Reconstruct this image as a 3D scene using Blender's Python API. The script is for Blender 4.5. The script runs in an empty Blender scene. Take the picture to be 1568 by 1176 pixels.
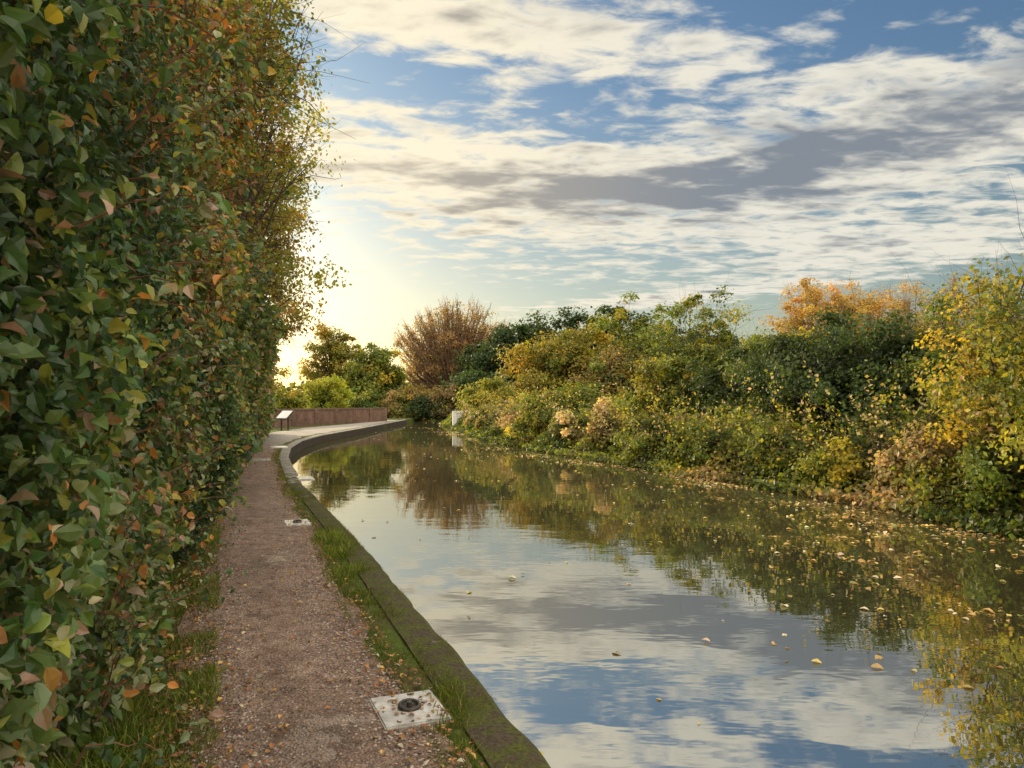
import bpy, math
import numpy as np
from mathutils import Vector
rng=np.random.default_rng(7)
R=math.radians
scene=bpy.context.scene
SUN_AZ=-36.0; SUN_EL=13.0
# ---------------------------------------------------------------- helpers
def col_link(o):
    scene.collection.objects.link(o); return o
_ns=[(rng.normal(size=(14,3)),rng.uniform(0,6.28,14)) for _ in range(6)]
def noise(p,scale=1.0,k=0):
    d,ph=_ns[k%6]
    q=p*scale
    a=np.sin(q@d.T+ph)
    return a.mean(axis=1)*2.2
def norm(v): return v/np.maximum(np.linalg.norm(v,axis=1,keepdims=True),1e-9)
T_LEAF=(np.array([(0,0,0),(.5,0,0),(1,0,-.18),(.15,.24,.08),(.48,.33,.16),(.8,.17,.02),(.15,-.24,.08),(.48,-.33,.16),(.8,-.17,.02)],float),
        [np.array([(0,1,4,3),(1,2,5,4),(0,6,7,1),(1,7,8,2)])])
T_DIA=(np.array([(0,0,0),(.5,.36,.06),(1,0,0),(.5,-.36,.06)],float),[np.array([(0,3,2,1)])])
T_BLADE=(np.array([(0,-.04,0),(0,.04,0),(.55,.03,.08),(.55,-.03,.08),(1,0,.32)],float),[np.array([(0,1,2,3)]),np.array([(3,2,4)])])
T_PEB=(np.array([(1,0,0),(0,1,0),(-1,0,0),(0,-1,0),(0,0,.6),(.6,.6,.35)],float)*.5,[np.array([(0,1,4),(1,2,4),(2,3,4),(3,0,4)])])
class MB:
    def __init__(s): s.v=[];s.f=[];s.c=[];s.n=0
    def add(s,v,faces,col,mat=0):
        v=np.asarray(v,float).reshape(-1,3)
        col=np.asarray(col,float)
        if col.ndim==1: col=np.tile(col,(len(v),1))
        for f in faces: s.f.append((np.asarray(f)+s.n,mat))
        s.v.append(v); s.c.append(col); s.n+=len(v)
    def inst(s,T,pos,nrm,tdir,size,col,mat=0):
        tv,tf=T; n=len(pos)
        if n==0:return
        nrm=norm(nrm); t=tdir-(tdir*nrm).sum(1,keepdims=True)*nrm; t=norm(t); b=np.cross(nrm,t)
        size=np.broadcast_to(np.asarray(size,float),(n,))
        L=tv[None,:,:]*size[:,None,None]
        V=pos[:,None,:]+L[:,:,0:1]*t[:,None,:]+L[:,:,1:2]*b[:,None,:]+L[:,:,2:3]*nrm[:,None,:]
        k=len(tv); off=(np.arange(n)*k)[:,None,None]
        faces=[(f[None]+off).reshape(-1,f.shape[1]) for f in tf]
        s.add(V.reshape(-1,3),faces,np.repeat(col,k,axis=0),mat)
    def tube(s,pts,rad,sides=5,col=(.1,.07,.05),mat=1):
        pts=np.asarray(pts,float);rad=np.asarray(rad,float);k=len(pts)
        d=np.gradient(pts,axis=0); d=norm(d)
        ref=np.where(np.abs(d[:,2:3])>.9,np.array([[1.,0,0]]),np.array([[0,0,1.]]))
        a=norm(np.cross(d,ref)); b=np.cross(d,a)
        th=np.arange(sides)/sides*2*math.pi
        V=pts[:,None]+rad[:,None,None]*(np.cos(th)[None,:,None]*a[:,None]+np.sin(th)[None,:,None]*b[:,None])
        i=np.arange(k-1)[:,None]*sides;j=np.arange(sides)[None];j2=(j+1)%sides
        F=np.stack([i+j,i+j2,i+sides+j2,i+sides+j],-1).reshape(-1,4)
        s.add(V.reshape(-1,3),[F],col,mat)
    def box(s,x0,x1,y0,y1,z0,z1,col=(.5,.5,.5),mat=0):
        v=[(x,y,z) for z in(z0,z1) for y in (y0,y1) for x in (x0,x1)]
        s.add(v,[np.array([(0,2,3,1),(4,5,7,6),(0,1,5,4),(1,3,7,5),(3,2,6,7),(2,0,4,6)])],col,mat)
    def build(s,name,mats,smooth=False):
        V=np.concatenate(s.v);C=np.concatenate(s.c)
        me=bpy.data.meshes.new(name)
        tot=[];idx=[];mi=[]
        for f,m in s.f:
            tot.append(np.full(len(f),f.shape[1]));idx.append(f.reshape(-1));mi.append(np.full(len(f),m))
        tot=np.concatenate(tot);idx=np.concatenate(idx);mi=np.concatenate(mi)
        me.vertices.add(len(V));me.vertices.foreach_set('co',V.astype(np.float32).ravel())
        me.loops.add(len(idx));me.loops.foreach_set('vertex_index',idx.astype(np.int32))
        me.polygons.add(len(tot));st=np.concatenate([[0],np.cumsum(tot)[:-1]])
        me.polygons.foreach_set('loop_start',st.astype(np.int32))
        me.polygons.foreach_set('material_index',mi.astype(np.int32))
        me.update(calc_edges=True)
        me.polygons.foreach_set('use_smooth',np.full(len(tot),smooth))
        ca=me.color_attributes.new('Col','FLOAT_COLOR','POINT')
        ca.data.foreach_set('color',np.concatenate([C,np.ones((len(C),1))],1).astype(np.float32).ravel())
        for m in mats: me.materials.append(m)
        o=bpy.data.objects.new(name,me); col_link(o); return o
# ---------------------------------------------------------------- node helper
class NT:
    def __init__(s,nt): s.nt=nt;nt.nodes.clear()
    def node(s,t,**k):
        n=s.nt.nodes.new(t)
        for a,b in k.items(): setattr(n,a,b)
        return n
    def link(s,a,b): s.nt.links.new(a,b)
    def setv(s,inp,v):
        if isinstance(v,bpy.types.NodeSocket): s.link(v,inp)
        else: inp.default_value=v
    def m(s,op,a,b=0.0,c=0.0,clamp=False):
        n=s.node('ShaderNodeMath',operation=op,use_clamp=clamp)
        s.setv(n.inputs[0],a);s.setv(n.inputs[1],b);s.setv(n.inputs[2],c)
        return n.outputs[0]
    def noise(s,vec,scale,detail=4,rough=.55,dist=0.0):
        n=s.node('ShaderNodeTexNoise');n.inputs['Scale'].default_value=scale;n.inputs['Detail'].default_value=detail
        n.inputs['Roughness'].default_value=rough;n.inputs['Distortion'].default_value=dist
        s.link(vec,n.inputs['Vector']);return n.outputs['Fac']
    def ramp(s,fac,stops):
        n=s.node('ShaderNodeValToRGB');e=n.color_ramp.elements
        while len(e)<len(stops): e.new(.5)
        for i,(p,c) in enumerate(stops): e[i].position=p;e[i].color=(*c,1)
        s.setv(n.inputs[0],fac);return n.outputs[0]
    def mix(s,f,a,b,mode='MIX'):
        n=s.node('ShaderNodeMix',data_type='RGBA',blend_type=mode)
        s.setv(n.inputs[0],f)
        for i,v in((6,a),(7,b)):
            if isinstance(v,tuple): v=(*v,1) if len(v)==3 else v
            s.setv(n.inputs[i],v)
        return n.outputs[2]
    def smooth(s,x,a,b):
        n=s.node('ShaderNodeMapRange',interpolation_type='SMOOTHSTEP')
        s.setv(n.inputs[0],x);n.inputs[1].default_value=a;n.inputs[2].default_value=b
        return n.outputs[0]
def mat(name):
    m=bpy.data.materials.new(name);m.use_nodes=True;t=NT(m.node_tree)
    out=t.node('ShaderNodeOutputMaterial');return m,t,out
def principled(t,out,col,rough=.8,spec=.3,bump=None,bs=.3,bd=.02):
    p=t.node('ShaderNodeBsdfPrincipled')
    if isinstance(col,tuple): col=(*col,1)
    t.setv(p.inputs['Base Color'],col);t.setv(p.inputs['Roughness'],rough);t.setv(p.inputs['Specular IOR Level'],spec)
    if bump is not None:
        b=t.node('ShaderNodeBump');b.inputs['Strength'].default_value=bs;b.inputs['Distance'].default_value=bd
        t.link(bump,b.inputs['Height']);t.link(b.outputs[0],p.inputs['Normal'])
    if out: t.link(p.outputs[0],out.inputs[0])
    return p
def pos(t): return t.node('ShaderNodeNewGeometry').outputs['Position']
def objc(t): return t.node('ShaderNodeTexCoord').outputs['Object']
# ---------------------------------------------------------------- materials
def leafmat(name,trans=.35,rough=.5,spec=.35,gain=1.25):
    m,t,out=mat(name)
    a=t.node('ShaderNodeAttribute',attribute_name='Col').outputs['Color']
    c=t.mix(1.0,a,(gain,gain,gain),'MULTIPLY')
    p=principled(t,None,c,rough,spec)
    tr=t.node('ShaderNodeBsdfTranslucent')
    t.link(t.mix(1.0,c,(1.8,1.6,.75),'MULTIPLY'),tr.inputs[0])
    mx=t.node('ShaderNodeMixShader');mx.inputs[0].default_value=trans
    t.link(p.outputs[0],mx.inputs[1]);t.link(tr.outputs[0],mx.inputs[2]);t.link(mx.outputs[0],out.inputs[0])
    return m
M_leaf=leafmat('foliage',.40,.5,.35,1.1);M_leafg=leafmat('glossy_foliage',.3,.36,.5,1.25);M_grass=leafmat('grass_blades',.35,.55,.25,1.2);M_litter=leafmat('leaf_litter',.1,.6,.3,1.2)
m,t,out=mat('bark');a=t.node('ShaderNodeAttribute',attribute_name='Col').outputs['Color']
principled(t,out,a,.9,.2);M_bark=m
m,t,out=mat('earth_and_grass');P=pos(t)
n1=t.noise(P,.9,4);n2=t.noise(P,14,5,.65)
c=t.mix(t.smooth(n1,.45,.62),t.ramp(n2,[(.3,(.045,.07,.014)),(.7,(.13,.17,.035))]),t.ramp(n2,[(.3,(.06,.05,.022)),(.7,(.15,.13,.06))]))
principled(t,out,c,.95,.15,n2,.8,.04);M_ground=m
# path
m,t,out=mat('gravel_path');P=pos(t)
vor=t.node('ShaderNodeTexVoronoi');vor.inputs['Scale'].default_value=62;t.link(P,vor.inputs['Vector'])
vd=vor.outputs['Distance'];vc=vor.outputs['Color']
big=t.noise(P,1.3,5,.6);mid=t.noise(P,6,6,.7);fine=t.noise(P,45,4,.7)
c=t.ramp(mid,[(.28,(.20,.125,.09)),(.5,(.44,.31,.235)),(.75,(.72,.56,.45))])
c=t.mix(.85,c,t.ramp(big,[(.32,(.55,.53,.51)),(.66,(1.0,1.0,1.0))]),'MULTIPLY')
g=t.node('ShaderNodeSeparateColor');t.link(vc,g.inputs[0])
c=t.mix(.75,c,t.ramp(g.outputs[0],[(0,(.30,.28,.26)),(.55,(.9,.88,.85)),(1,(1.0,1.0,1.0))]),'MULTIPLY')
c=t.mix(.75,c,t.ramp(fine,[(.3,(.5,.5,.5)),(.65,(1.0,1.0,1.0))]),'MULTIPLY')
c=t.mix(1.0,c,(1.3,1.24,1.2),'MULTIPLY')
sx=t.node('ShaderNodeSeparateXYZ');t.link(P,sx.inputs[0]);X,Y=sx.outputs[0],sx.outputs[1]
def spot(cx,cy,rx,ry):
    dx=t.m('DIVIDE',t.m('SUBTRACT',X,cx),rx);dy=t.m('DIVIDE',t.m('SUBTRACT',Y,cy),ry)
    d=t.m('ADD',t.m('MULTIPLY',dx,dx),t.m('MULTIPLY',dy,dy));return t.m('EXPONENT',t.m('MULTIPLY',d,-1.0))
wet=t.m('ADD',t.m('ADD',t.m('MULTIPLY',spot(-1.0,3.4,.30,.42),1.0),t.m('MULTIPLY',spot(-2.45,7.5,.35,1.3),.9)),t.m('MULTIPLY',spot(-4.9,13.5,.6,2.5),.8))
wet=t.m('ADD',wet,t.m('MULTIPLY',spot(-.75,4.1,.45,.7),.6))
wetn=t.m('ADD',t.m('MULTIPLY',wet,.40),t.m('MULTIPLY',mid,1.1));wetn=t.m('ADD',wetn,t.m('MULTIPLY',big,.25))
wf=t.smooth(wetn,.92,1.02)
c=t.mix(wf,c,t.mix(1.0,c,(.6,.55,.52),'MULTIPLY'))
far=t.smooth(Y,24,34)
c=t.mix(far,c,t.ramp(mid,[(.3,(.30,.27,.23)),(.7,(.46,.42,.36))]))
rgh=t.m('SUBTRACT',.62,t.m('MULTIPLY',wf,.40))
h=t.m('MULTIPLY',t.m('ADD',t.m('ADD',t.m('MULTIPLY',vd,-1.3),fine),t.m('MULTIPLY',mid,2.5)),t.m('SUBTRACT',1.0,t.m('MULTIPLY',wf,.85)))
principled(t,out,c,rgh,t.m('ADD',.55,t.m('MULTIPLY',wf,.45)),h,.9,.02);M_path=m
# coping
m,t,out=mat('canal_coping_stone');P=pos(t)
n1=t.noise(P,3.5,5,.65);n2=t.noise(P,40,4,.7);n3=t.noise(P,9,5,.7);sx=t.node('ShaderNodeSeparateXYZ');t.link(P,sx.inputs[0])
st=t.ramp(n1,[(.3,(.20,.18,.15)),(.7,(.46,.43,.37))])
mo=t.mix(t.smooth(n3,.42,.6),t.ramp(n2,[(.3,(.05,.06,.012)),(.7,(.15,.17,.03))]),t.ramp(n2,[(.3,(.045,.033,.02)),(.7,(.15,.115,.075))]))
f=t.m('ADD',t.smooth(sx.outputs[1],10,22),t.m('MULTIPLY',t.m('SUBTRACT',n1,.5),2.4));f=t.smooth(f,.35,.6)
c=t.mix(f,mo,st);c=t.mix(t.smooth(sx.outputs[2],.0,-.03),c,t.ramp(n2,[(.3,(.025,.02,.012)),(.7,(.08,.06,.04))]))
principled(t,out,c,.85,.3,t.m('ADD',n1,n2),.9,.03);M_cop=m
# water
m,t,out=mat('canal_water');P=pos(t)
mp=t.node('ShaderNodeMapping');mp.inputs['Scale'].default_value=(.45,1.0,1);mp.inputs['Rotation'].default_value=(0,0,R(12));t.link(P,mp.inputs[0])
h=t.m('ADD',t.noise(mp.outputs[0],2.8,3,.5),t.m('MULTIPLY',t.noise(mp.outputs[0],.6,2),1.2))
pt=t.smooth(t.noise(P,.16,3),.4,.7)
h=t.m('MULTIPLY',h,t.m('ADD',.25,pt))
b=t.node('ShaderNodeBump');b.inputs['Strength'].default_value=.11;b.inputs['Distance'].default_value=.03;t.link(h,b.inputs['Height'])
gl=t.node('ShaderNodeBsdfGlossy');gl.inputs['Roughness'].default_value=.01;gl.inputs['Color'].default_value=(.98,.98,.95,1);t.link(b.outputs[0],gl.inputs['Normal'])
df=t.node('ShaderNodeBsdfDiffuse');df.inputs[0].default_value=(.05,.048,.022,1)
fr=t.node('ShaderNodeFresnel');fr.inputs[0].default_value=9.0
mx=t.node('ShaderNodeMixShader');t.link(fr.outputs[0],mx.inputs[0]);t.link(df.outputs[0],mx.inputs[1]);t.link(gl.outputs[0],mx.inputs[2]);t.link(mx.outputs[0],out.inputs[0]);M_water=m
m,t,out=mat('red_brick');O=objc(t)
sp=t.node('ShaderNodeSeparateXYZ');t.link(O,sp.inputs[0]);cb=t.node('ShaderNodeCombineXYZ');t.link(sp.outputs[0],cb.inputs[0]);t.link(sp.outputs[2],cb.inputs[1])
br=t.node('ShaderNodeTexBrick');br.inputs['Scale'].default_value=1;br.inputs['Brick Width'].default_value=.23;br.inputs['Row Height'].default_value=.075;br.inputs['Mortar Size'].default_value=.008
br.inputs['Color1'].default_value=(.36,.18,.11,1);br.inputs['Color2'].default_value=(.22,.12,.085,1);br.inputs['Mortar'].default_value=(.32,.28,.24,1);t.link(cb.outputs[0],br.inputs[0])
c=t.mix(.8,br.outputs[0],t.ramp(t.noise(O,1.5,5),[(.3,(.45,.45,.45)),(.7,(1.0,1.0,1.0))]),'MULTIPLY')
principled(t,out,c,.9,.2);M_brick=m
def simple(name,lo,hi,scale,rough=.7,spec=.3,bs=.4):
    m,t,out=mat(name);n=t.noise(objc(t),scale,6,.65);principled(t,out,t.ramp(n,[(.3,lo),(.7,hi)]),rough,spec,n,bs,.01);return m
M_conc=simple('worn_concrete',(.30,.28,.25),(.74,.73,.69),9,.25,.5,.6)
M_iron=simple('rusty_iron',(.02,.02,.02),(.09,.07,.055),30,.45,.5)
M_wood=simple('dark_timber',(.04,.03,.02),(.10,.07,.045),8,.8)
M_white=simple('white_paint',(.65,.65,.62),(.82,.82,.8),5,.5)
M_sign=simple('dark_sign_frame',(.02,.025,.03),(.05,.055,.06),5,.4)
# ---------------------------------------------------------------- layout curves
LE=np.array([(-60,20),(-10,5),(0,1.32),(3.29,.16),(4.68,-.34),(6.74,-1.08),(10.05,-2.31),(14.96,-4.21),(22.2,-6.64),(27,-7.97),(32,-8.95),(37,-9.45),(48,-9.55),(66,-10),(90,-10.5)],float)
RE=np.array([(-60,34),(-10,14.5),(0,11),(6,9.2),(11.3,7.9),(14.2,7.4),(17.5,6.3),(22.9,4.3),(30.7,1.76),(38.7,-.47),(50,-2.6),(59,-3.9),(68,-5.6),(90,-9)],float)
HE=np.array([(-10,2.6),(0,-.75),(3.3,-1.92),(5.5,-2.7),(10,-4.25),(19.8,-7.45),(36,-12.0),(50,-16.3)],float)
xL=lambda y:np.interp(y,LE[:,0],LE[:,1]);xR=lambda y:np.interp(y,RE[:,0],RE[:,1]);xH=lambda y:np.interp(y,HE[:,0],HE[:,1])
PLc=np.array([(-10,3.3),(0,-.25),(3.8,-1.66),(6.5,-2.7),(12.9,-5.2),(22.2,-8.0),(31.7,-10.7),(40,-12.9),(48,-13.2),(58,-12.2),(70,-12.0)],float)
PRc=np.array([(-10,4.4),(0,.85),(3.8,-.42),(4.68,-.82),(6.5,-1.52),(8.6,-2.22),(14.4,-4.42),(22.2,-7.05),(28,-8.7),(36,-10.0),(48,-10.0),(70,-10.6)],float)
pL=lambda y:np.interp(y,PLc[:,0],PLc[:,1]);pR=lambda y:np.interp(y,PRc[:,0],PRc[:,1])
# ---------------------------------------------------------------- ground sheet
ys=np.concatenate([[-2500,-300,-60,-20],np.arange(-8,76,.75),[80,90,110,160,300,900,3000]])
rows=[]
for y in ys:
    l=float(xL(y));r=float(xR(y))
    wet=1 if y<88 else 0
    bed=-1.1 if wet else .0
    wz=-.45 if wet else 0
    rows.append([(-3000,y,0),(-120,y,0),(-25+min(l,0),y,0),(l-6,y,-.0),(l-.3,y,-.0),(l,y,-.01),(l+.01,y,bed),(r-.6,y,bed),(r,y,wz),(r+.7,y,.05),(r+2,y,.3 if wet else 0),(r+8,y,.5 if wet else 0),(r+60,y,.3),(3000,y,0)])
V=np.array(rows);nr,nc=V.shape[:2]
i=np.arange(nr-1)[:,None]*nc;j=np.arange(nc-1)[None]
F=np.stack([i+j,i+j+1,i+nc+j+1,i+nc+j],-1).reshape(-1,4)
mb=MB();mb.add(V.reshape(-1,3),[F],(.1,.1,.1));mb.build('ground',[M_ground])
mb=MB();ys2=np.arange(-60,92,2.0)
V=np.array([[(float(xL(y))+.005,y,-.35),(float(xR(y))+.3,y,-.35)] for y in ys2]);i=np.arange(len(ys2)-1)*2
mb.add(V.reshape(-1,3),[np.stack([i,i+1,i+3,i+2],-1)],(0,0,0));mb.build('canal_water',[M_water])
mb=MB();yp=np.arange(-8,70,.12);k=9
jl=noise(np.c_[yp,yp*0,yp*0],2.5,0)*.09+noise(np.c_[yp,yp*0,yp*0],9,1)*.04
jr=noise(np.c_[yp,yp*0,yp*0],2.1,2)*.08+noise(np.c_[yp,yp*0,yp*0],8,3)*.04
s=np.linspace(0,1,k)
Xp=(pL(yp)+jl)[:,None]*(1-s)+(pR(yp)+jr)[:,None]*s
Zp=.008+.012*np.sin(s*math.pi)[None]+0*Xp
V=np.stack([Xp,np.repeat(yp[:,None],k,1),Zp],-1);i=np.arange(len(yp)-1)[:,None]*k;j=np.arange(k-1)[None]
mb.add(V.reshape(-1,3),[np.stack([i+j,i+j+1,i+k+j+1,i+k+j],-1).reshape(-1,4)],(0,0,0));mb.build('towpath',[M_path],True)
mb=MB();yc=np.arange(-8,72,.12)
jz=noise(np.c_[yc,yc*0,yc*0],6,4)*.010
je=noise(np.c_[yc,yc*0,yc*0],7,1)*.016+noise(np.c_[yc,yc*0,yc*0],1.5,2)*.015+noise(np.c_[yc,yc*0,yc*0],17,3)*.008
prof=[(-.26,-.2),(-.26,.012),(-.12,.025),(-.02,.02),(.03,-.02),(.035,-.75)]
V=np.array([[(float(xL(y))+a+(je[q] if a>-.1 else 0),y,b+(jz[q] if b>-.1 else 0)) for a,b in prof] for q,y in enumerate(yc)])
i=np.arange(len(yc)-1)[:,None]*6;j=np.arange(5)[None]
mb.add(V.reshape(-1,3),[np.stack([i+j,i+j+1,i+6+j+1,i+6+j],-1).reshape(-1,4)],(0,0,0));mb.build('canal_edge_coping',[M_cop])
# ---------------------------------------------------------------- palettes
G_DK=[((.028,.05,.015),3),((.042,.07,.02),3),((.07,.10,.03),1)]
G_MID=[((.055,.09,.02),3),((.09,.135,.025),3),((.16,.20,.035),1.5),((.26,.25,.05),.6)]
G_YEL=[((.13,.16,.025),3),((.26,.25,.035),2.5),((.42,.33,.04),2.0),((.08,.11,.015),2.8)]
G_OLV=[((.15,.13,.03),2.5),((.26,.20,.035),2.2),((.42,.28,.045),1.6),((.09,.105,.02),2.3)]
G_ORG=[((.42,.27,.07),3),((.46,.33,.09),2.5),((.32,.21,.07),2),((.22,.19,.05),1.5)]
G_BRN=[((.24,.165,.07),3),((.30,.20,.085),2),((.15,.12,.05),2)]
G_PNK=[((.46,.36,.22),3),((.35,.25,.14),2),((.24,.22,.07),2),((.12,.15,.04),1.8)]
def pick(pal,n):
    c=np.array([p[0] for p in pal]);w=np.array([p[1] for p in pal],float);w/=w.sum()
    return c[rng.choice(len(c),n,p=w)]*rng.uniform(.65,1.35,(n,1))*rng.uniform(.9,1.1,(n,3))
def tree(name,base,c,r,pal,ncl=60,clr=.5,lpc=300,ls=.09,tr=.12,bark=(.07,.055,.04),shell=.45,stems=1,T=T_DIA,mats=None,fan=False,twigs=3,low=-.75,lump=.25,upn=.35,tl=1.0):
    base=np.array(base,float);c=np.array(c,float);r=np.array(r,float);mb=MB()
    d=norm(rng.normal(size=(ncl*3,3)));d=d[d[:,2]>low][:ncl];n=len(d)
    rad=rng.uniform(0,1,(n,1))**shell*(1+lump*noise(d,2.3,int(rng.integers(6)))[:,None])
    P=c+d*r*rad;P[:,2]=np.maximum(P[:,2],base[2]+clr*.5)
    tops=[]
    for s_ in range(stems):
        o=rng.normal(size=3)*[.3*r[0],.3*r[1],0]*(stems>1)
        b=base+o*.3;tp=c+o+np.array([0,0,.35*r[2]])
        q=np.linspace(0,1,7)[:,None];pt=b*(1-q)+tp*q;pt[1:-1,:2]+=rng.normal(size=(5,2))*.05*(tp[2]-b[2])*.5
        mb.tube(pt,tr*(1-.8*q[:,0])*(1 if stems==1 else .6),7 if tr>.08 else 5,bark);tops.append(pt)
    for i_ in range(n):
        pt=tops[i_%stems]
        hz=pt[:,2];tgt=base[2]+(P[i_,2]-base[2])*rng.uniform(.25,.65)
        if fan: tgt=base[2]+(P[i_,2]-base[2])*rng.uniform(.08,.45)
        a=np.array([np.interp(tgt,hz,pt[:,0]),np.interp(tgt,hz,pt[:,1]),min(max(tgt,hz[0]),hz[-1])])
        mid=(a+P[i_])/2+rng.normal(size=3)*.08*np.linalg.norm(P[i_]-a)
        if fan: mid=a*.5+P[i_]*.5;mid[:2]+=(P[i_,:2]-a[:2])*.15
        q=np.linspace(0,1,5)[:,None];cv=(1-q)**2*a+2*q*(1-q)*mid+q*q*P[i_]
        r0=tr*rng.uniform(.2,.38)
        mb.tube(cv,r0*(1-.85*q[:,0]),4,bark)
        for _ in range(twigs):
            u=rng.uniform(.5,1);s0=(1-u)**2*a+2*u*(1-u)*mid+u*u*P[i_]
            dd=(rng.normal(size=3)*clr*.7+norm((P[i_]-c)[None])[0]*clr*.7+np.array([0,0,clr*.3]))*tl
            if fan: dd=(np.array([rng.normal()*.3,rng.normal()*.3,1.0])*clr*1.3+(P[i_]-c)*.12)*tl
            k1=rng.normal(size=3)*clr*.15;k2=rng.normal(size=3)*clr*.15
            mb.tube(np.array([s0,s0+dd*.35+k1,s0+dd*.7+k2,s0+dd]),[r0*.25,r0*.18,r0*.1,r0*.04],3,bark)
    nl=n*lpc;ci=np.repeat(np.arange(n),lpc)
    g=rng.normal(size=(nl,3));g=norm(g)*(rng.uniform(0,1,(nl,1))**.55)*clr*np.array([1.15,1.15,.8])*rng.uniform(.5,1.5,(n,1))[ci]
    L=P[ci]+g+noise(P[ci]+g*2,3/clr,1)[:,None]*clr*.3
    L[:,2]=np.maximum(L[:,2],base[2]-.15)
    out_=norm(L-c)
    nn=out_*.5+norm(g)*.35+rng.normal(size=(nl,3))*.6+np.array([0,0,upn])
    td=rng.normal(size=(nl,3))*.7+np.array([0,0,-.5])
    cb=pick(pal,n)[ci];cl=pick(pal,nl);colr=cb*.5+cl*.5
    colr*=(.5+.7*np.clip((np.linalg.norm((L-c)/r,axis=1)),0,1.2))[:,None]  # inner leaves tinted darker: crown shade painted into the colour
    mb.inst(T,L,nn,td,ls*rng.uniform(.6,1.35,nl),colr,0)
    return mb.build(name,mats or [M_leaf,M_bark])
# ---------------------------------------------------------------- left hedge
mb=MB()
IVY=[((.035,.07,.022),4),((.055,.10,.03),3),((.085,.14,.045),1.2)]
DOG=[((.08,.12,.03),3),((.13,.17,.045),2.5),((.24,.24,.05),1.1),((.32,.15,.05),.4),((.26,.17,.10),.6)]
PAL=[((.18,.23,.11),3),((.30,.31,.18),2),((.38,.26,.19),1.0),((.10,.16,.05),3.5),((.40,.19,.05),.25)]
AUT=[((.16,.17,.035),3),((.30,.25,.04),2),((.42,.19,.04),1.1),((.22,.11,.05),1.7),((.08,.12,.03),2.5)]
def hedge(n,y0,y1,z1,T,ls,din,power=1.0):
    y=y0+(y1-y0)*rng.uniform(0,1,n)**power
    z=z1*rng.uniform(0,1,n)**.9
    bul=np.interp(z,[0,.5,1.2,2.5,4,6],[.0,.12,.30,.42,.5,.65])*np.clip((y+1)/4,.3,1)
    ov=np.interp(z,[1.8,3,5],[0,.45,.8])*np.clip((y-6)/5,0,1)
    q=np.c_[y,z,y*0]
    amp=np.clip((y-1)/4,.4,1)
    x=xH(y)+bul+ov+(.34*noise(q,1.2,0)+.28*noise(q,3.4,2)+.20*noise(q,8,4)+.09*noise(q,19,1))*amp
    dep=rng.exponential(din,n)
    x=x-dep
    ok=(z<z1*(.86+.22*noise(q,1.1,4)))
    P=np.c_[x,y,z][ok];m=len(P);dep=dep[ok];q=q[ok]
    nn=np.array([[.5,-.3,.5]])+rng.normal(size=(m,3))*.85
    td=np.array([[.25,-.1,-.6]])+rng.normal(size=(m,3))*.75
    sp=noise(q,.8,3)+.35*noise(q,3,1)+rng.normal(size=m)*.25
    c=np.where((sp>0.0)[:,None],pick(DOG,m),pick(IVY,m))
    hi=(noise(q,.9,5)+np.clip((P[:,2]-2.1)*.5,-.6,.8)+rng.normal(size=m)*.4)
    c=np.where((hi>.6)[:,None],pick(AUT,m),c)
    low=np.clip(1.1-(P[:,2]-.2)/1.8,0,1)*np.clip(1.2-(P[:,1]-3)/4,0,1)
    lw=(low*rng.uniform(0,1,m)+.3*sp>.36)[:,None]
    c=np.where(lw,pick(PAL,m),c)
    cv=.6*noise(q,8,4)+.4*noise(q,3.4,2)
    c=c*(1+.5*np.clip(cv,-1,.8))[:,None]*np.exp(-dep*1.7)[:,None]  # shade painted into leaf colour: darker in hollows and with depth
    szn=1+.35*np.clip(sp*1.5,-1,1)
    mb.inst(T,P,nn,td,ls*rng.uniform(.4,1.4,m)*szn,c,0)
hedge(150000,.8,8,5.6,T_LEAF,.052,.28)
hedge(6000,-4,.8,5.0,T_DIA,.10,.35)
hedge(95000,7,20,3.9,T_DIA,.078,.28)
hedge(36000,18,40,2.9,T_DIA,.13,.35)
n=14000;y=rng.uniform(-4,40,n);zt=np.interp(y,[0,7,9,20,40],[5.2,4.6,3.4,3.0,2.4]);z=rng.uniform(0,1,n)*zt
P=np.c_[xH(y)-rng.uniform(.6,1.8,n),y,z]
mb.inst(T_DIA,P,rng.normal(size=(n,3))+[1,0,0],rng.normal(size=(n,3)),.36*rng.uniform(.7,1.3,n),pick(G_DK,n)*.45,0)  # big darkened leaves imitate the shaded hedge interior
# leafy shoots sticking out of the face
for q in range(520):
    y=rng.uniform(2,30)**1.0 if q%3 else rng.uniform(2.2,8)
    z0=rng.uniform(.2,4.5) if y<8 else rng.uniform(.3,3.4)
    h=rng.uniform(.3,.9);b=np.array([float(xH(y))+.15+.08*z0,y,z0]);dv=np.array([rng.uniform(.25,.6),rng.normal()*.35,rng.uniform(-.1,.8)])*h
    u=np.linspace(0,1,6)[:,None];pt=b+dv*u+np.c_[rng.normal(size=(6,3))*.015];pt[:,2]-=.12*h*u[:,0]**2
    mb.tube(pt,.005*(1-.7*u[:,0]),3,(.20,.10,.06))
    nl=14;uu=rng.uniform(.15,1.05,(nl,1));pp=b+dv*uu+rng.normal(size=(nl,3))*.03;pp[:,2]-=.12*h*uu[:,0]**2
    mb.inst(T_LEAF,pp,rng.normal(size=(nl,3))*.6+[.4,-.2,.6],rng.normal(size=(nl,3))*.6+[.2,0,-.6],(.05 if y<9 else .075)*rng.uniform(.5,1.3,nl),pick([DOG,AUT,IVY,PAL][q%4],nl)*1.1,0)
mb.build('mixed_hedge',[M_leafg,M_bark])
G_T1=[((.09,.13,.025),3),((.15,.19,.03),3),((.28,.27,.04),2),((.42,.24,.04),1),((.22,.11,.04),1.2)]
G_T2=[((.14,.17,.03),3),((.26,.26,.035),3),((.40,.28,.04),1.5),((.24,.12,.05),1.2),((.08,.12,.02),2)]
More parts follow.
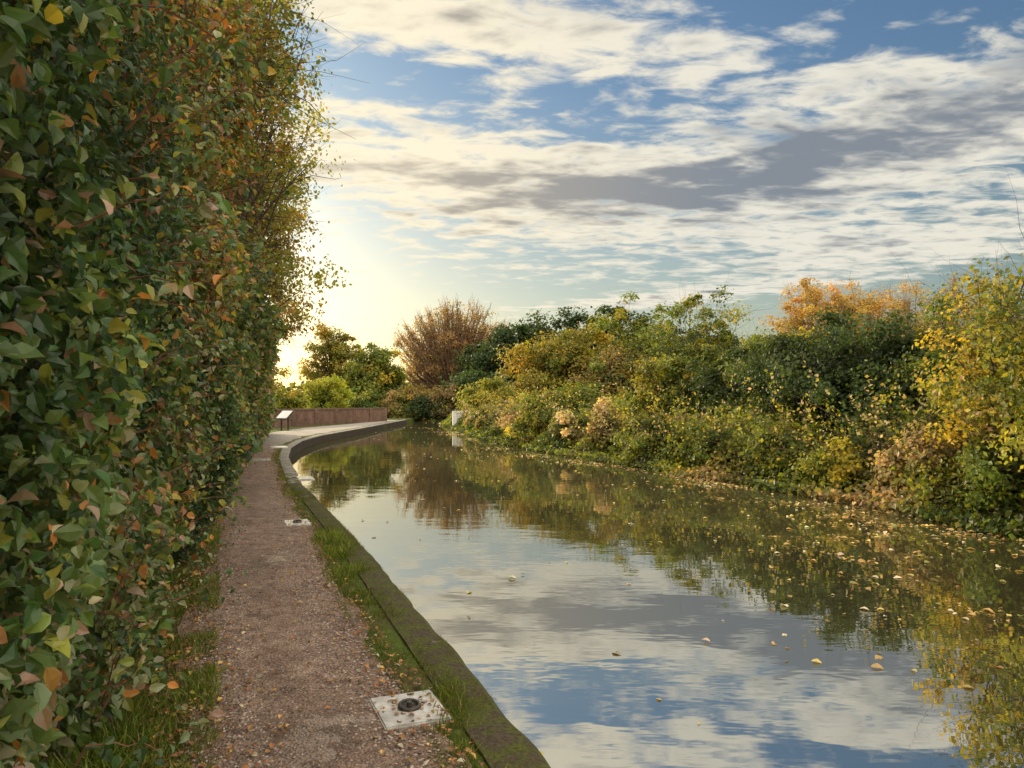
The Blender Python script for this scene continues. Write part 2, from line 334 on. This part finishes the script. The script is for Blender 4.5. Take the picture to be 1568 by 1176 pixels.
for (y,ox,rx,zc,rz,ncl) in [(4.9,-1.25,1.2,5.0,1.9,60),(7.0,-1.0,1.7,5.9,2.6,100),(9.6,-.55,2.2,6.0,3.2,135),(12.8,-.35,2.3,6.0,3.5,135),(16.6,-.25,2.5,5.9,3.6,135),(21.0,-.3,2.5,5.3,3.4,120),(26.0,-.65,2.3,4.2,2.8,90),(32.0,-1.0,2.0,3.1,2.1,60)]:
    x=float(xH(y))
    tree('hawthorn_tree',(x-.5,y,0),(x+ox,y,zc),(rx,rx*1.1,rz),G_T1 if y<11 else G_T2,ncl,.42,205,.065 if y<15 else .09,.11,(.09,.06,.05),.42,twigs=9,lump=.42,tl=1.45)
# ---------------------------------------------------------------- grass
def grass(name,xa,xb,y0,y1,n,h,pal,power=1.6,z0=.0,sparse=.55):
    mb=MB();y=y0+(y1-y0)*rng.uniform(0,1,n)**power;s=rng.uniform(0,1,n)
    x=xa(y)*(1-s)+xb(y)*s
    P=np.c_[x,y,np.full(n,z0)];cl=noise(P,4,2)+.5*noise(P,14,4)
    keep=rng.uniform(0,1,n)<np.clip(sparse+.7*cl,.05,1);P=P[keep];cl=cl[keep];m=len(P)
    th=rng.uniform(0,6.28,m);nn=np.c_[np.cos(th),np.sin(th),np.zeros(m)]
    td=np.array([[0,0,1.]])+rng.normal(size=(m,3))*.55
    hh=h*rng.uniform(.4,1.3,m)*(.7+.6*np.clip(cl,-.6,1))
    mb.inst(T_BLADE,P,nn,td,hh,pick(pal,m)*(.8+.3*np.clip(cl,-1,1)[:,None]),0);return mb.build(name,[M_grass])
G_GR=[((.09,.14,.02),3),((.14,.20,.03),3),((.22,.26,.05),1.6),((.32,.25,.12),.9)]
grass('verge_grass',lambda y:xH(y)-.1,lambda y:pL(y)+.16,1.5,26,66000,.09,G_GR,sparse=.85)
grass('towpath_edge_grass',lambda y:pR(y)-.08,lambda y:xL(y)-.2,1.8,26,60000,.036,G_GR,z0=.006,sparse=.65)
grass('towpath_edge_grass_tuft',lambda y:pR(y)+.02,lambda y:pR(y)*.3+xL(y)*.7,2.4,11,18000,.085,G_GR,1.2,sparse=.2)
grass('coping_moss',lambda y:xL(y)-.27,lambda y:xL(y)+.01,1.8,14,60000,.022,[((.08,.10,.015),3),((.15,.17,.025),3),((.22,.22,.04),1),((.16,.11,.06),1.5)],1.8,z0=.018,sparse=.5)
# ---------------------------------------------------------------- litter + pebbles
mb=MB();n=8500;y=1.5+24*rng.uniform(0,1,n)**1.7;side=rng.uniform(0,1,n)<.7
e=np.abs(rng.normal(size=n))*.28;x=np.where(side,pL(y)+e-.2,pR(y)-e*.7+.12);mid=rng.uniform(0,1,n)<.10;x=np.where(mid,pL(y)+(pR(y)-pL(y))*rng.uniform(0,1,n),x)
P=np.c_[x,y,np.full(n,.032)]
mb.inst(T_LEAF,P,np.array([[0,0,1.]])+rng.normal(size=(n,3))*.3,rng.normal(size=(n,3)),.026*rng.uniform(.5,1.5,n),pick([((.32,.16,.06),3),((.20,.11,.05),4),((.52,.34,.10),1),((.42,.36,.26),.7)],n),0);mb.build('fallen_leaves',[M_litter])
mb=MB();n=20000;y=1.8+11*rng.uniform(0,1,n)**1.6;x=pL(y)+(pR(y)-pL(y))*rng.uniform(0,1,n);P=np.c_[x,y,np.full(n,.017)]
gr=rng.uniform(.10,.55,(n,1));mb.inst(T_PEB,P,np.array([[0,0,1.]])+rng.normal(size=(n,3))*.1,rng.normal(size=(n,3)),.012*rng.uniform(.4,1.9,n),gr*np.array([[1,.82,.70]]),0);mb.build('path_gravel',[M_litter])
# floating leaves
mb=MB();n=9000;y=rng.uniform(10,60,n);e=rng.exponential(.9,n);x=xR(y)-e-.1;P1=np.c_[x,y,np.full(n,-.343)];P1=P1[noise(P1,1.2,1)+rng.normal(size=n)*.15>.2]
n=30000;y=5.0+19*rng.uniform(0,1,n);x=rng.uniform(1.0,8.6,n);P2=np.c_[x,y,np.full(n,-.343)];P2=P2[(noise(P2*[1,2.6,1],.8,3)*.5+.5*noise(P2*[1,2.0,1],2.2,4)+rng.normal(size=n)*.35+.12*(x-5)>.70)&(x<xR(y))&(x>.24*y)][:2200]
n=200;y=rng.uniform(3,30,n);P3=np.c_[rng.uniform(-4,7,n),y,np.full(n,-.343)];P3=P3[(P3[:,0]>xL(P3[:,1])+.3)&(P3[:,0]<xR(P3[:,1]))]
P=np.r_[P1,P2,P3];n=len(P)
mb.inst(T_LEAF,P,np.array([[0,0,1.]])+rng.normal(size=(n,3))*.2,rng.normal(size=(n,3))*[1,1,.1],.072*rng.uniform(.35,1.5,n),pick([((.42,.28,.10),3),((.52,.40,.14),2),((.22,.20,.06),2),((.60,.52,.36),1.6)],n),0);mb.build('floating_leaves',[M_litter])
# ---------------------------------------------------------------- right bank undergrowth
mb=MB();n=150000
y=4+64*rng.uniform(0,1,n)**1.5;s_=rng.uniform(-.9,3.2,n)
q=np.c_[y,s_,y*0]
q0=q*[1,0,0]
edge=.45*noise(q0,1.1,1)+.28*noise(q0,3.1,2)
ss=s_+edge
top=np.interp(ss,[-.5,-.1,.4,1.2,2.2,3.2],[-.2,.25,.75,1.1,1.4,1.5])+(.55*noise(q,1.2,3)+.45*noise(q,3.0,4)+.22*noise(q,8,0))*np.clip(ss+.5,0,1)
z=-.38+(top+.38)*rng.uniform(0,1,n)**.6
P=np.c_[xR(y)+s_,y,z]+rng.normal(size=(n,3))*.05;P[:,2]=np.maximum(P[:,2],-.36)
ok=(top>-.3);P=P[ok];y=y[ok];top=top[ok];z=z[ok];n=len(P)
nn=np.array([[-.4,-.45,.6]])+rng.normal(size=(n,3))*.8
c=pick(G_MID,n);yl=np.clip((noise(P,1.1,0)+.1)*1.6,0,1)[:,None]*rng.uniform(.2,1,(n,1));c=c*(1-yl)+pick([((.22,.28,.035),3),((.36,.36,.05),2),((.50,.42,.09),1)],n)*yl
br_=np.clip((noise(P,.8,5)-.5)*3,0,1)[:,None];c=c*(1-br_)+pick([((.42,.30,.15),3),((.26,.17,.08),2),((.14,.16,.04),2)],n)*br_
dkp=np.clip((noise(P,1.5,2)-.1)*1.5,0,.7)[:,None];c=c*(1-dkp)+c*.3*dkp
c*=(.12+1.05*np.clip((z+.38)/(top+.38+.01),0,1)**1.6)[:,None]  # leaf colour darkened towards the base to imitate shade inside the growth
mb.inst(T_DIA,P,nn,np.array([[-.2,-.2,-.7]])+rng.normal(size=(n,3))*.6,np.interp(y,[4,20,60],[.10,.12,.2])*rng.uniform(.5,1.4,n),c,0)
for q in range(460):
    yy=4+50*rng.uniform()**1.3;b=np.array([float(xR(yy))+rng.uniform(.1,2),yy,0.1]);d=np.array([rng.normal()*.5-.6,rng.normal()*.5-.2,rng.uniform(.6,1.8)])
    mb.tube([b,b+d*.6,b+d+np.array([d[0]*.4,d[1]*.4,-.1])],[.010,.007,.002],3,(.2,.14,.09))
    nl=26;u=rng.uniform(.5,1.3,(nl,1));pp=b+d*u+rng.normal(size=(nl,3))*.07;mb.inst(T_DIA,pp,rng.normal(size=(nl,3))+[0,-.3,.4],rng.normal(size=(nl,3)),.085*rng.uniform(.6,1.3,nl),pick(G_YEL if q%3 else G_PNK,nl),0)
mb.build('bank_undergrowth',[M_leaf,M_bark])
# shrubs on the right bank
def U(u,y): return (u-784)/1150*y
def bush(name,u,y,topv,rx,pal,ls,ncl=60,lpc=300,clr=.45,zb=.2,ry=None,**k):
    top=1.6+(617-topv)/1150*y;x=U(u,y);h=(top-zb);rz=h*.55;zc=zb+h*.5
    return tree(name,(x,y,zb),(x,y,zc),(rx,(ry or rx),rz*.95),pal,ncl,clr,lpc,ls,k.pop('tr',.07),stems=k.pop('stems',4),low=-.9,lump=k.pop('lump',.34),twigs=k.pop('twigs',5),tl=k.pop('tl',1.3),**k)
bush('elder_bush',755,50,574,1.9,G_YEL,.18,50,170,.6)
bush('willow_bush',868,43,490,3.3,G_OLV+G_YEL,.17,130,190,.65)
bush('hawthorn_bush',945,39,524,2.4,G_BRN+G_OLV+G_MID,.16,75,190,.55)
bush('birch_tree',962,46,458,3.1,G_YEL+G_MID,.18,105,120,.6,stems=2,tr=.1,twigs=9,tl=1.6)
bush('birch_tree',1075,37,466,2.6,G_YEL+G_MID+G_MID,.15,100,130,.5,stems=2,tr=.1,twigs=9,tl=1.6)
bush('hazel_bush',1035,27,534,1.9,G_MID+G_YEL,.12,80,200,.4)
bush('hazel_bush',860,34,586,1.8,G_MID+G_YEL,.13,60,200,.45)
bush('hazel_bush',1120,25,524,1.8,G_DK+G_MID,.11,80,220,.4)
bush('willow_bush',1190,26,486,1.9,G_YEL+G_MID,.115,85,140,.42,twigs=8,tl=1.5)
bush('holly_bush',1275,20.0,496,2.5,G_DK,.10,170,230,.42)
bush('holly_bush',1395,18.5,502,1.9,G_DK+G_MID[:1],.10,120,220,.42)
bush('elder_bush',1500,17.0,462,1.8,G_YEL+G_MID,.10,100,150,.42,twigs=6)
bush('elder_bush',1480,14.8,592,1.3,G_DK+G_MID,.09,60,200,.33)
bush('maple_bush',1585,12.3,394,1.6,G_YEL+[((.52,.38,.045),2)],.085,85,115,.36,twigs=9,tl=1.7)
bush('maple_bush',1700,10.2,300,1.6,G_YEL+G_MID,.085,75,140,.42,twigs=6,tl=1.6)
bush('hawthorn_bush',2300,6,200,2.0,G_MID,.10,60,160,.5)
def lowb(u,y,tv,rx,pal,name='dogwood_bush',ncl=36,ls=.085,lpc=140):
    top=1.6+(617-tv)/1150*y;x=U(u,y)
    tree(name,(x,y,-.1),(x,y,top*.42),(rx*.95,rx,top*.5),pal,ncl,.24,lpc,ls,.03,(.18,.12,.08),stems=5,low=-.9,lump=.6,twigs=7,tl=2.0)
lowb(1430,13.9,632,.5,G_PNK);lowb(1385,14.6,672,.4,G_PNK);lowb(1540,12.0,640,.7,G_MID,'bramble_bush')
lowb(1200,18.0,635,.9,G_MID+G_YEL,'bramble_bush');lowb(1100,20.5,632,1.0,G_MID,'bramble_bush');lowb(1295,16.1,672,.8,G_YEL,'bramble_bush')
lowb(1000,23.5,620,1.1,G_MID+G_YEL,'bramble_bush',44,.10);lowb(930,27.2,610,.7,G_PNK,ls=.11);lowb(985,29,592,1.0,G_YEL,ls=.11)
lowb(870,30.0,630,1.0,G_PNK+G_MID,ls=.12);lowb(815,33,622,1.1,G_YEL,'bramble_bush',36,.12);lowb(795,36.5,616,1.2,G_PNK,ls=.14);lowb(750,46,622,1.5,G_PNK+G_MID,ls=.16);lowb(738,52,620,1.0,G_MID,'bramble_bush',36,.18)
# tall trees behind right bank
for u,y,tv,rx,pal,l in [(1245,66,422,4.0,G_ORG,170),(1320,70,424,3.8,G_ORG,120),(1395,74,424,3.6,G_BRN+G_ORG,60),(1460,76,426,3.4,G_BRN,50),(1530,70,438,3.4,G_OLV,90)]:
    top=1.6+(617-tv)/1150*y;x=U(u,y)
    tree('poplar_tree',(x,y,0),(x,y,top*.54),(rx,rx,top*.46),pal,150,.75,l,.20,.24,(.30,.23,.16),.5,fan=True,twigs=10,lump=.10)
for u,y,tv,rx in [(770,92,500,5.5),(820,96,486,5.5),(875,94,476,6),(940,92,474,6),(1015,88,496,5.5),(1100,90,506,5.5),(725,80,576,3)]:
    top=1.6+(617-tv)/1150*y;x=U(u,y)
    tree('oak_tree',(x,y,0),(x,y,top*.55),(rx,rx*.9,top*.45),G_DK,110,1.1,150,.38,.3,low=-.8,lump=.15)
tree('pollard_willow',(U(695,104),104,0),(U(695,104),104,8.6),(8.4,6.5,7.0),[((.30,.19,.075),3),((.38,.25,.09),2),((.20,.17,.05),2)],560,.85,40,.24,.55,(.26,.17,.11),.5,fan=True,twigs=13,low=-.6,lump=.04)
tree('willow_tree',(U(512,95),95,0),(U(512,95),95,6.6),(4.2,3.4,4.9),G_YEL+G_OLV,120,.8,120,.28,.25,fan=True,low=-.9)
tree('ash_tree',(U(578,88),88,0),(U(572,88),88,4.5),(3.7,3.2,3.7),G_MID+G_YEL,110,.8,150,.3,.2,low=-.9)
tree('ash_tree',(U(603,98),98,0),(U(596,98),98,3.0),(2.2,3.0,2.6),G_MID,60,.8,150,.3,.2,low=-.9)
tree('round_bush',(U(498,72),72,0),(U(498,72),72,2.1),(2.3,2.3,2.1),[((.22,.26,.03),3),((.32,.33,.04),2)],80,.5,200,.17,.1,stems=3,low=-.9,lump=.05)
tree('round_bush',(U(425,68),68,0),(U(428,68),68,1.6),(2.6,2,1.5),G_YEL,50,.55,180,.2,.1,stems=3,low=-.9)
for u,y,zc,rx,rz,pal in [(640,84,1.7,3.0,2.3,G_BRN+G_OLV),(545,80,1.2,3.2,1.6,G_MID),(605,82,1.1,2.6,1.5,G_MID+G_BRN),(700,78,1.8,3.0,2.2,G_DK+G_BRN),(668,80,1.2,2.6,1.6,G_DK)]:
    tree('beech_bush',(U(u,y),y,0),(U(u,y),y,zc),(rx,2.2,rz),pal,70,.7,150,.25,.1,stems=3,low=-1.1)
# distant treeline
mb=MB();n=45000;x=rng.uniform(-260,330,n);y=150+rng.uniform(0,40,n)+.05*np.abs(x)
tp=7+2.2*noise(np.c_[x,y*0,y*0],.12,1)+1.2*noise(np.c_[x,y*0,y*0],.5,2)-3*np.exp(-((x+58)/14)**2)
P=np.c_[x,y,tp*rng.uniform(0,1,n)**.6]
mb.inst(T_DIA,P,rng.normal(size=(n,3))+[0,-1,.4],rng.normal(size=(n,3)),1.1*rng.uniform(.6,1.3,n),pick(G_MID+G_OLV,n)*.8,0)
for q in range(120):
    xx=rng.uniform(-260,330);yy=155+rng.uniform(0,30);mb.tube([(xx,yy,0),(xx,yy,5)],[.3,.15],5,(.06,.05,.04))
mb.build('distant_treeline',[M_leaf,M_bark])
# ---------------------------------------------------------------- brick wall etc
def place(o,x,y,z,rz): o.location=(x,y,z);o.rotation_euler=(0,0,rz);return o
A=np.array([-15.6,47.5]);B=np.array([-11.3,66]);Lw=float(np.linalg.norm(B-A));ang=math.atan2(B[1]-A[1],B[0]-A[0])
mb=MB();mb.box(0,Lw,-.17,.17,0,1.08);
for q in np.arange(0,Lw+.1,Lw/6): mb.box(q-.25,q+.25,-.24,.24,-.002,1.16)
mb.box(-.3,Lw+.3,-.21,.21,1.08+.003,1.2,mat=1)
o=mb.build('brick_parapet_wall',[M_brick,simple('coping_brick',(.12,.07,.05),(.25,.16,.12),6)]);place(o,A[0],A[1],0,ang)
mb=MB()
for q in range(5): mb.box(q*.9,q*.9+.1,-.05,.05,0,1.25)
for z in (.35,.7,1.05): mb.box(0,3.7,.052,.09,z,z+.12)
o=mb.build('timber_fence',[M_wood]);place(o,-18.6,46.5,0,.2)
mb=MB();mb.box(0,1.0,-.2,.2,-.5,.85);mb.box(-.06,1.06,-.26,.26,.853,.98);mb.box(-.05,.25,-.25,.25,-.5,.851)
o=mb.build('concrete_abutment',[M_white]);place(o,U(694,58),58,0,.15)
mb=MB()
mb.tube([(-.3,0,0),(-.3,0,.8)],[.045,.045],8,(.03,.03,.03),0);mb.tube([(.3,0,0),(.3,0,.8)],[.045,.045],8,(.03,.03,.03),0)
def slab(c,hx,hy,hz,tilt,m_):
    v=[];
    for z in(-hz,hz):
        for y in(-hy,hy):
            for x in(-hx,hx): v.append((x+c[0],y*math.cos(tilt)-z*math.sin(tilt)+c[1],y*math.sin(tilt)+z*math.cos(tilt)+c[2]))
    mb.add(v,[np.array([(0,2,3,1),(4,5,7,6),(0,1,5,4),(1,3,7,5),(3,2,6,7),(2,0,4,6)])],(.5,.5,.5),m_)
slab((0,0,.92),.5,.36,.025,R(42),0);slab((0,-.022,.942),.45,.31,.006,R(42),1)
o=mb.build('information_board',[M_sign,M_white]);place(o,U(436,43),43,0,R(-35))
def mooring(x,y,sx,sy,ring):
    import bmesh
    bm=bmesh.new();bmesh.ops.create_cube(bm,size=1)
    for v in bm.verts: v.co=Vector((v.co.x*sx,v.co.y*sy,v.co.z*.04))
    bmesh.ops.bevel(bm,geom=bm.edges[:],offset=.008,segments=2,affect='EDGES')
    me=bpy.data.meshes.new('slab');bm.to_mesh(me);bm.free();me.materials.append(M_conc)
    s=bpy.data.objects.new('slab',me);col_link(s)
    e=bpy.data.objects.new('mooring_ring_slab',None);col_link(e);e.location=(x,y,.008);e.rotation_euler=(0,0,R(22))
    s.parent=e
    if ring:
        bpy.ops.mesh.primitive_torus_add(major_radius=.05,minor_radius=.009,location=(0,0,.032));r_=bpy.context.object;r_.name='iron_ring';r_.data.materials.append(M_iron);r_.parent=e;r_.rotation_euler=(R(8),0,0)
        bpy.ops.mesh.primitive_cylinder_add(radius=.06,depth=.006,location=(0,0,.0215),vertices=32);r_=bpy.context.object;r_.name='iron_plate';r_.data.materials.append(M_iron);r_.parent=e
        bpy.ops.mesh.primitive_cylinder_add(radius=.014,depth=.03,location=(0,0,.035),vertices=16);r_=bpy.context.object;r_.name='iron_pin';r_.data.materials.append(M_iron);r_.parent=e
mooring(-.53,3.88,.34,.40,True);mooring(-2.83,9.9,.32,.5,True);mooring(-4.35,15.8,.32,.6,False);mooring(-7.0,21.0,.5,.8,False);mooring(-8.4,27,.6,1.2,False)
# ---------------------------------------------------------------- world
w=bpy.data.worlds.new('World');scene.world=w;w.use_nodes=True;t=NT(w.node_tree)
out=t.node('ShaderNodeOutputWorld')
sky=t.node('ShaderNodeTexSky',sky_type='NISHITA');sky.sun_disc=False;sky.sun_elevation=R(SUN_EL);sky.sun_rotation=R(SUN_AZ+5);sky.air_density=1.0;sky.dust_density=1.2;sky.ozone_density=1.6
gm=t.node('ShaderNodeGamma');t.link(sky.outputs[0],gm.inputs[0]);gm.inputs[1].default_value=.85
G=t.node('ShaderNodeTexCoord').outputs['Generated'];sx=t.node('ShaderNodeSeparateXYZ');t.link(G,sx.inputs[0]);X,Y,Z=sx.outputs
zc=t.m('MAXIMUM',Z,0.0);az=t.m('ARCTAN2',X,Y);rr=t.m('SQRT',t.m('ADD',t.m('MULTIPLY',X,X),t.m('MULTIPLY',Y,Y)))
s_=t.m('DIVIDE',zc,t.m('MAXIMUM',rr,.05));zd=t.m('ADD',zc,.07)
tint=t.mix(t.smooth(s_,.04,.5),(1.12,1.10,.94),(.74,.99,1.20))
skc=t.mix(1.0,gm.outputs[0],tint,'MULTIPLY')
bg=t.node('ShaderNodeBackground');t.link(skc,bg.inputs[0]);bg.inputs[1].default_value=.115
cb=t.node('ShaderNodeCombineXYZ');t.link(t.m('DIVIDE',X,zd),cb.inputs[0]);t.link(t.m('DIVIDE',Y,zd),cb.inputs[1]);PC=cb.outputs[0]
mp=t.node('ShaderNodeMapping');mp.inputs['Rotation'].default_value=(0,0,R(-24));mp.inputs['Scale'].default_value=(.75,1.2,1);t.link(PC,mp.inputs[0])
def gs(a,s,sa,ss,tilt,amp):
    da=t.m('DIVIDE',t.m('SUBTRACT',az,a),sa);ds=t.m('DIVIDE',t.m('SUBTRACT',t.m('SUBTRACT',s_,s),t.m('MULTIPLY',t.m('SUBTRACT',az,a),tilt)),ss)
    e=t.m('ADD',t.m('MULTIPLY',da,da),t.m('MULTIPLY',ds,ds))
    return t.m('MULTIPLY',t.m('EXPONENT',t.m('MULTIPLY',e,-1.0)),amp)
bias=t.m('ADD',-.10,0.0)
for a in [(-.14,.315,.40,.078,-.10,.72),(.42,.30,.40,.085,.12,.80),(.16,.455,.38,.055,-.22,.66),(-.26,.52,.22,.05,-.1,.55),(.48,.185,.25,.035,.08,.62),(.19,.135,.16,.010,.07,.75)]:
    bias=t.m('ADD',bias,gs(*a))
bias=t.m('ADD',bias,t.m('MULTIPLY',t.smooth(s_,.60,.95),.6))
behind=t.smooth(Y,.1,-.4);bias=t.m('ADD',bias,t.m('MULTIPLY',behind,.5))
n1=t.noise(mp.outputs[0],1.7,2,.5,.2);n2=t.noise(mp.outputs[0],7.5,5,.58,.3)
d=t.m('ADD',bias,t.m('MULTIPLY',t.m('SUBTRACT',n1,.5),.8));d=t.m('ADD',d,t.m('MULTIPLY',t.m('SUBTRACT',n2,.5),2.0))
cov=t.smooth(d,.06,.60)
cov=t.m('MULTIPLY',cov,.95)
tn=t.noise(mp.outputs[0],4.2,3)
thick=t.smooth(t.m('ADD',t.m('ADD',t.m('MULTIPLY',d,.75),t.m('ADD',gs(.42,.315,.45,.05,.15,.5),gs(.0,.29,.34,.025,-.1,.25))),t.m('MULTIPLY',t.m('SUBTRACT',tn,.5),1.8)),.42,1.15)
sund=t.node('ShaderNodeVectorMath',operation='DOT_PRODUCT');t.link(G,sund.inputs[0]);sv=(math.sin(R(SUN_AZ))*math.cos(R(SUN_EL)),math.cos(R(SUN_AZ))*math.cos(R(SUN_EL)),math.sin(R(SUN_EL)));sund.inputs[1].default_value=sv
near=t.smooth(sund.outputs['Value'],.6,1.0)
lit=t.mix(near,(.86,.82,.70),(1.12,.98,.70));dkc=t.mix(near,(.24,.27,.31),(.55,.47,.36))
cc=t.mix(thick,lit,dkc)
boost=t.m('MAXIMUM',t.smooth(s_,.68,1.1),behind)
cc=t.mix(boost,cc,(2.4,2.12,1.72))  # unseen clouds overhead and behind camera brightened as added fill light
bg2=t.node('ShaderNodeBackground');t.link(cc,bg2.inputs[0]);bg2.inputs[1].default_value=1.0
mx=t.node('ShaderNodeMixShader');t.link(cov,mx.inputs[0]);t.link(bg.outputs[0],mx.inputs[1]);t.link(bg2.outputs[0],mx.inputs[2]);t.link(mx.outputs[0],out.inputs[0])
L=bpy.data.lights.new('sun','SUN');L.energy=5.0;L.angle=R(.6);L.color=(1,.80,.50);o=bpy.data.objects.new('sun',L);col_link(o)
o.rotation_euler=Vector((-sv[0],-sv[1],-sv[2])).to_track_quat('-Z','Y').to_euler()
c=bpy.data.cameras.new('camera');c.sensor_width=36;c.lens=36*1150/1568;c.shift_y=29/1568;c.clip_end=6000;c.clip_start=.05
o=bpy.data.objects.new('camera',c);col_link(o);o.location=(0,0,1.6);o.rotation_euler=(R(90),0,0);scene.camera=o
scene.view_settings.view_transform='Standard';scene.view_settings.look='None';scene.view_settings.exposure=0
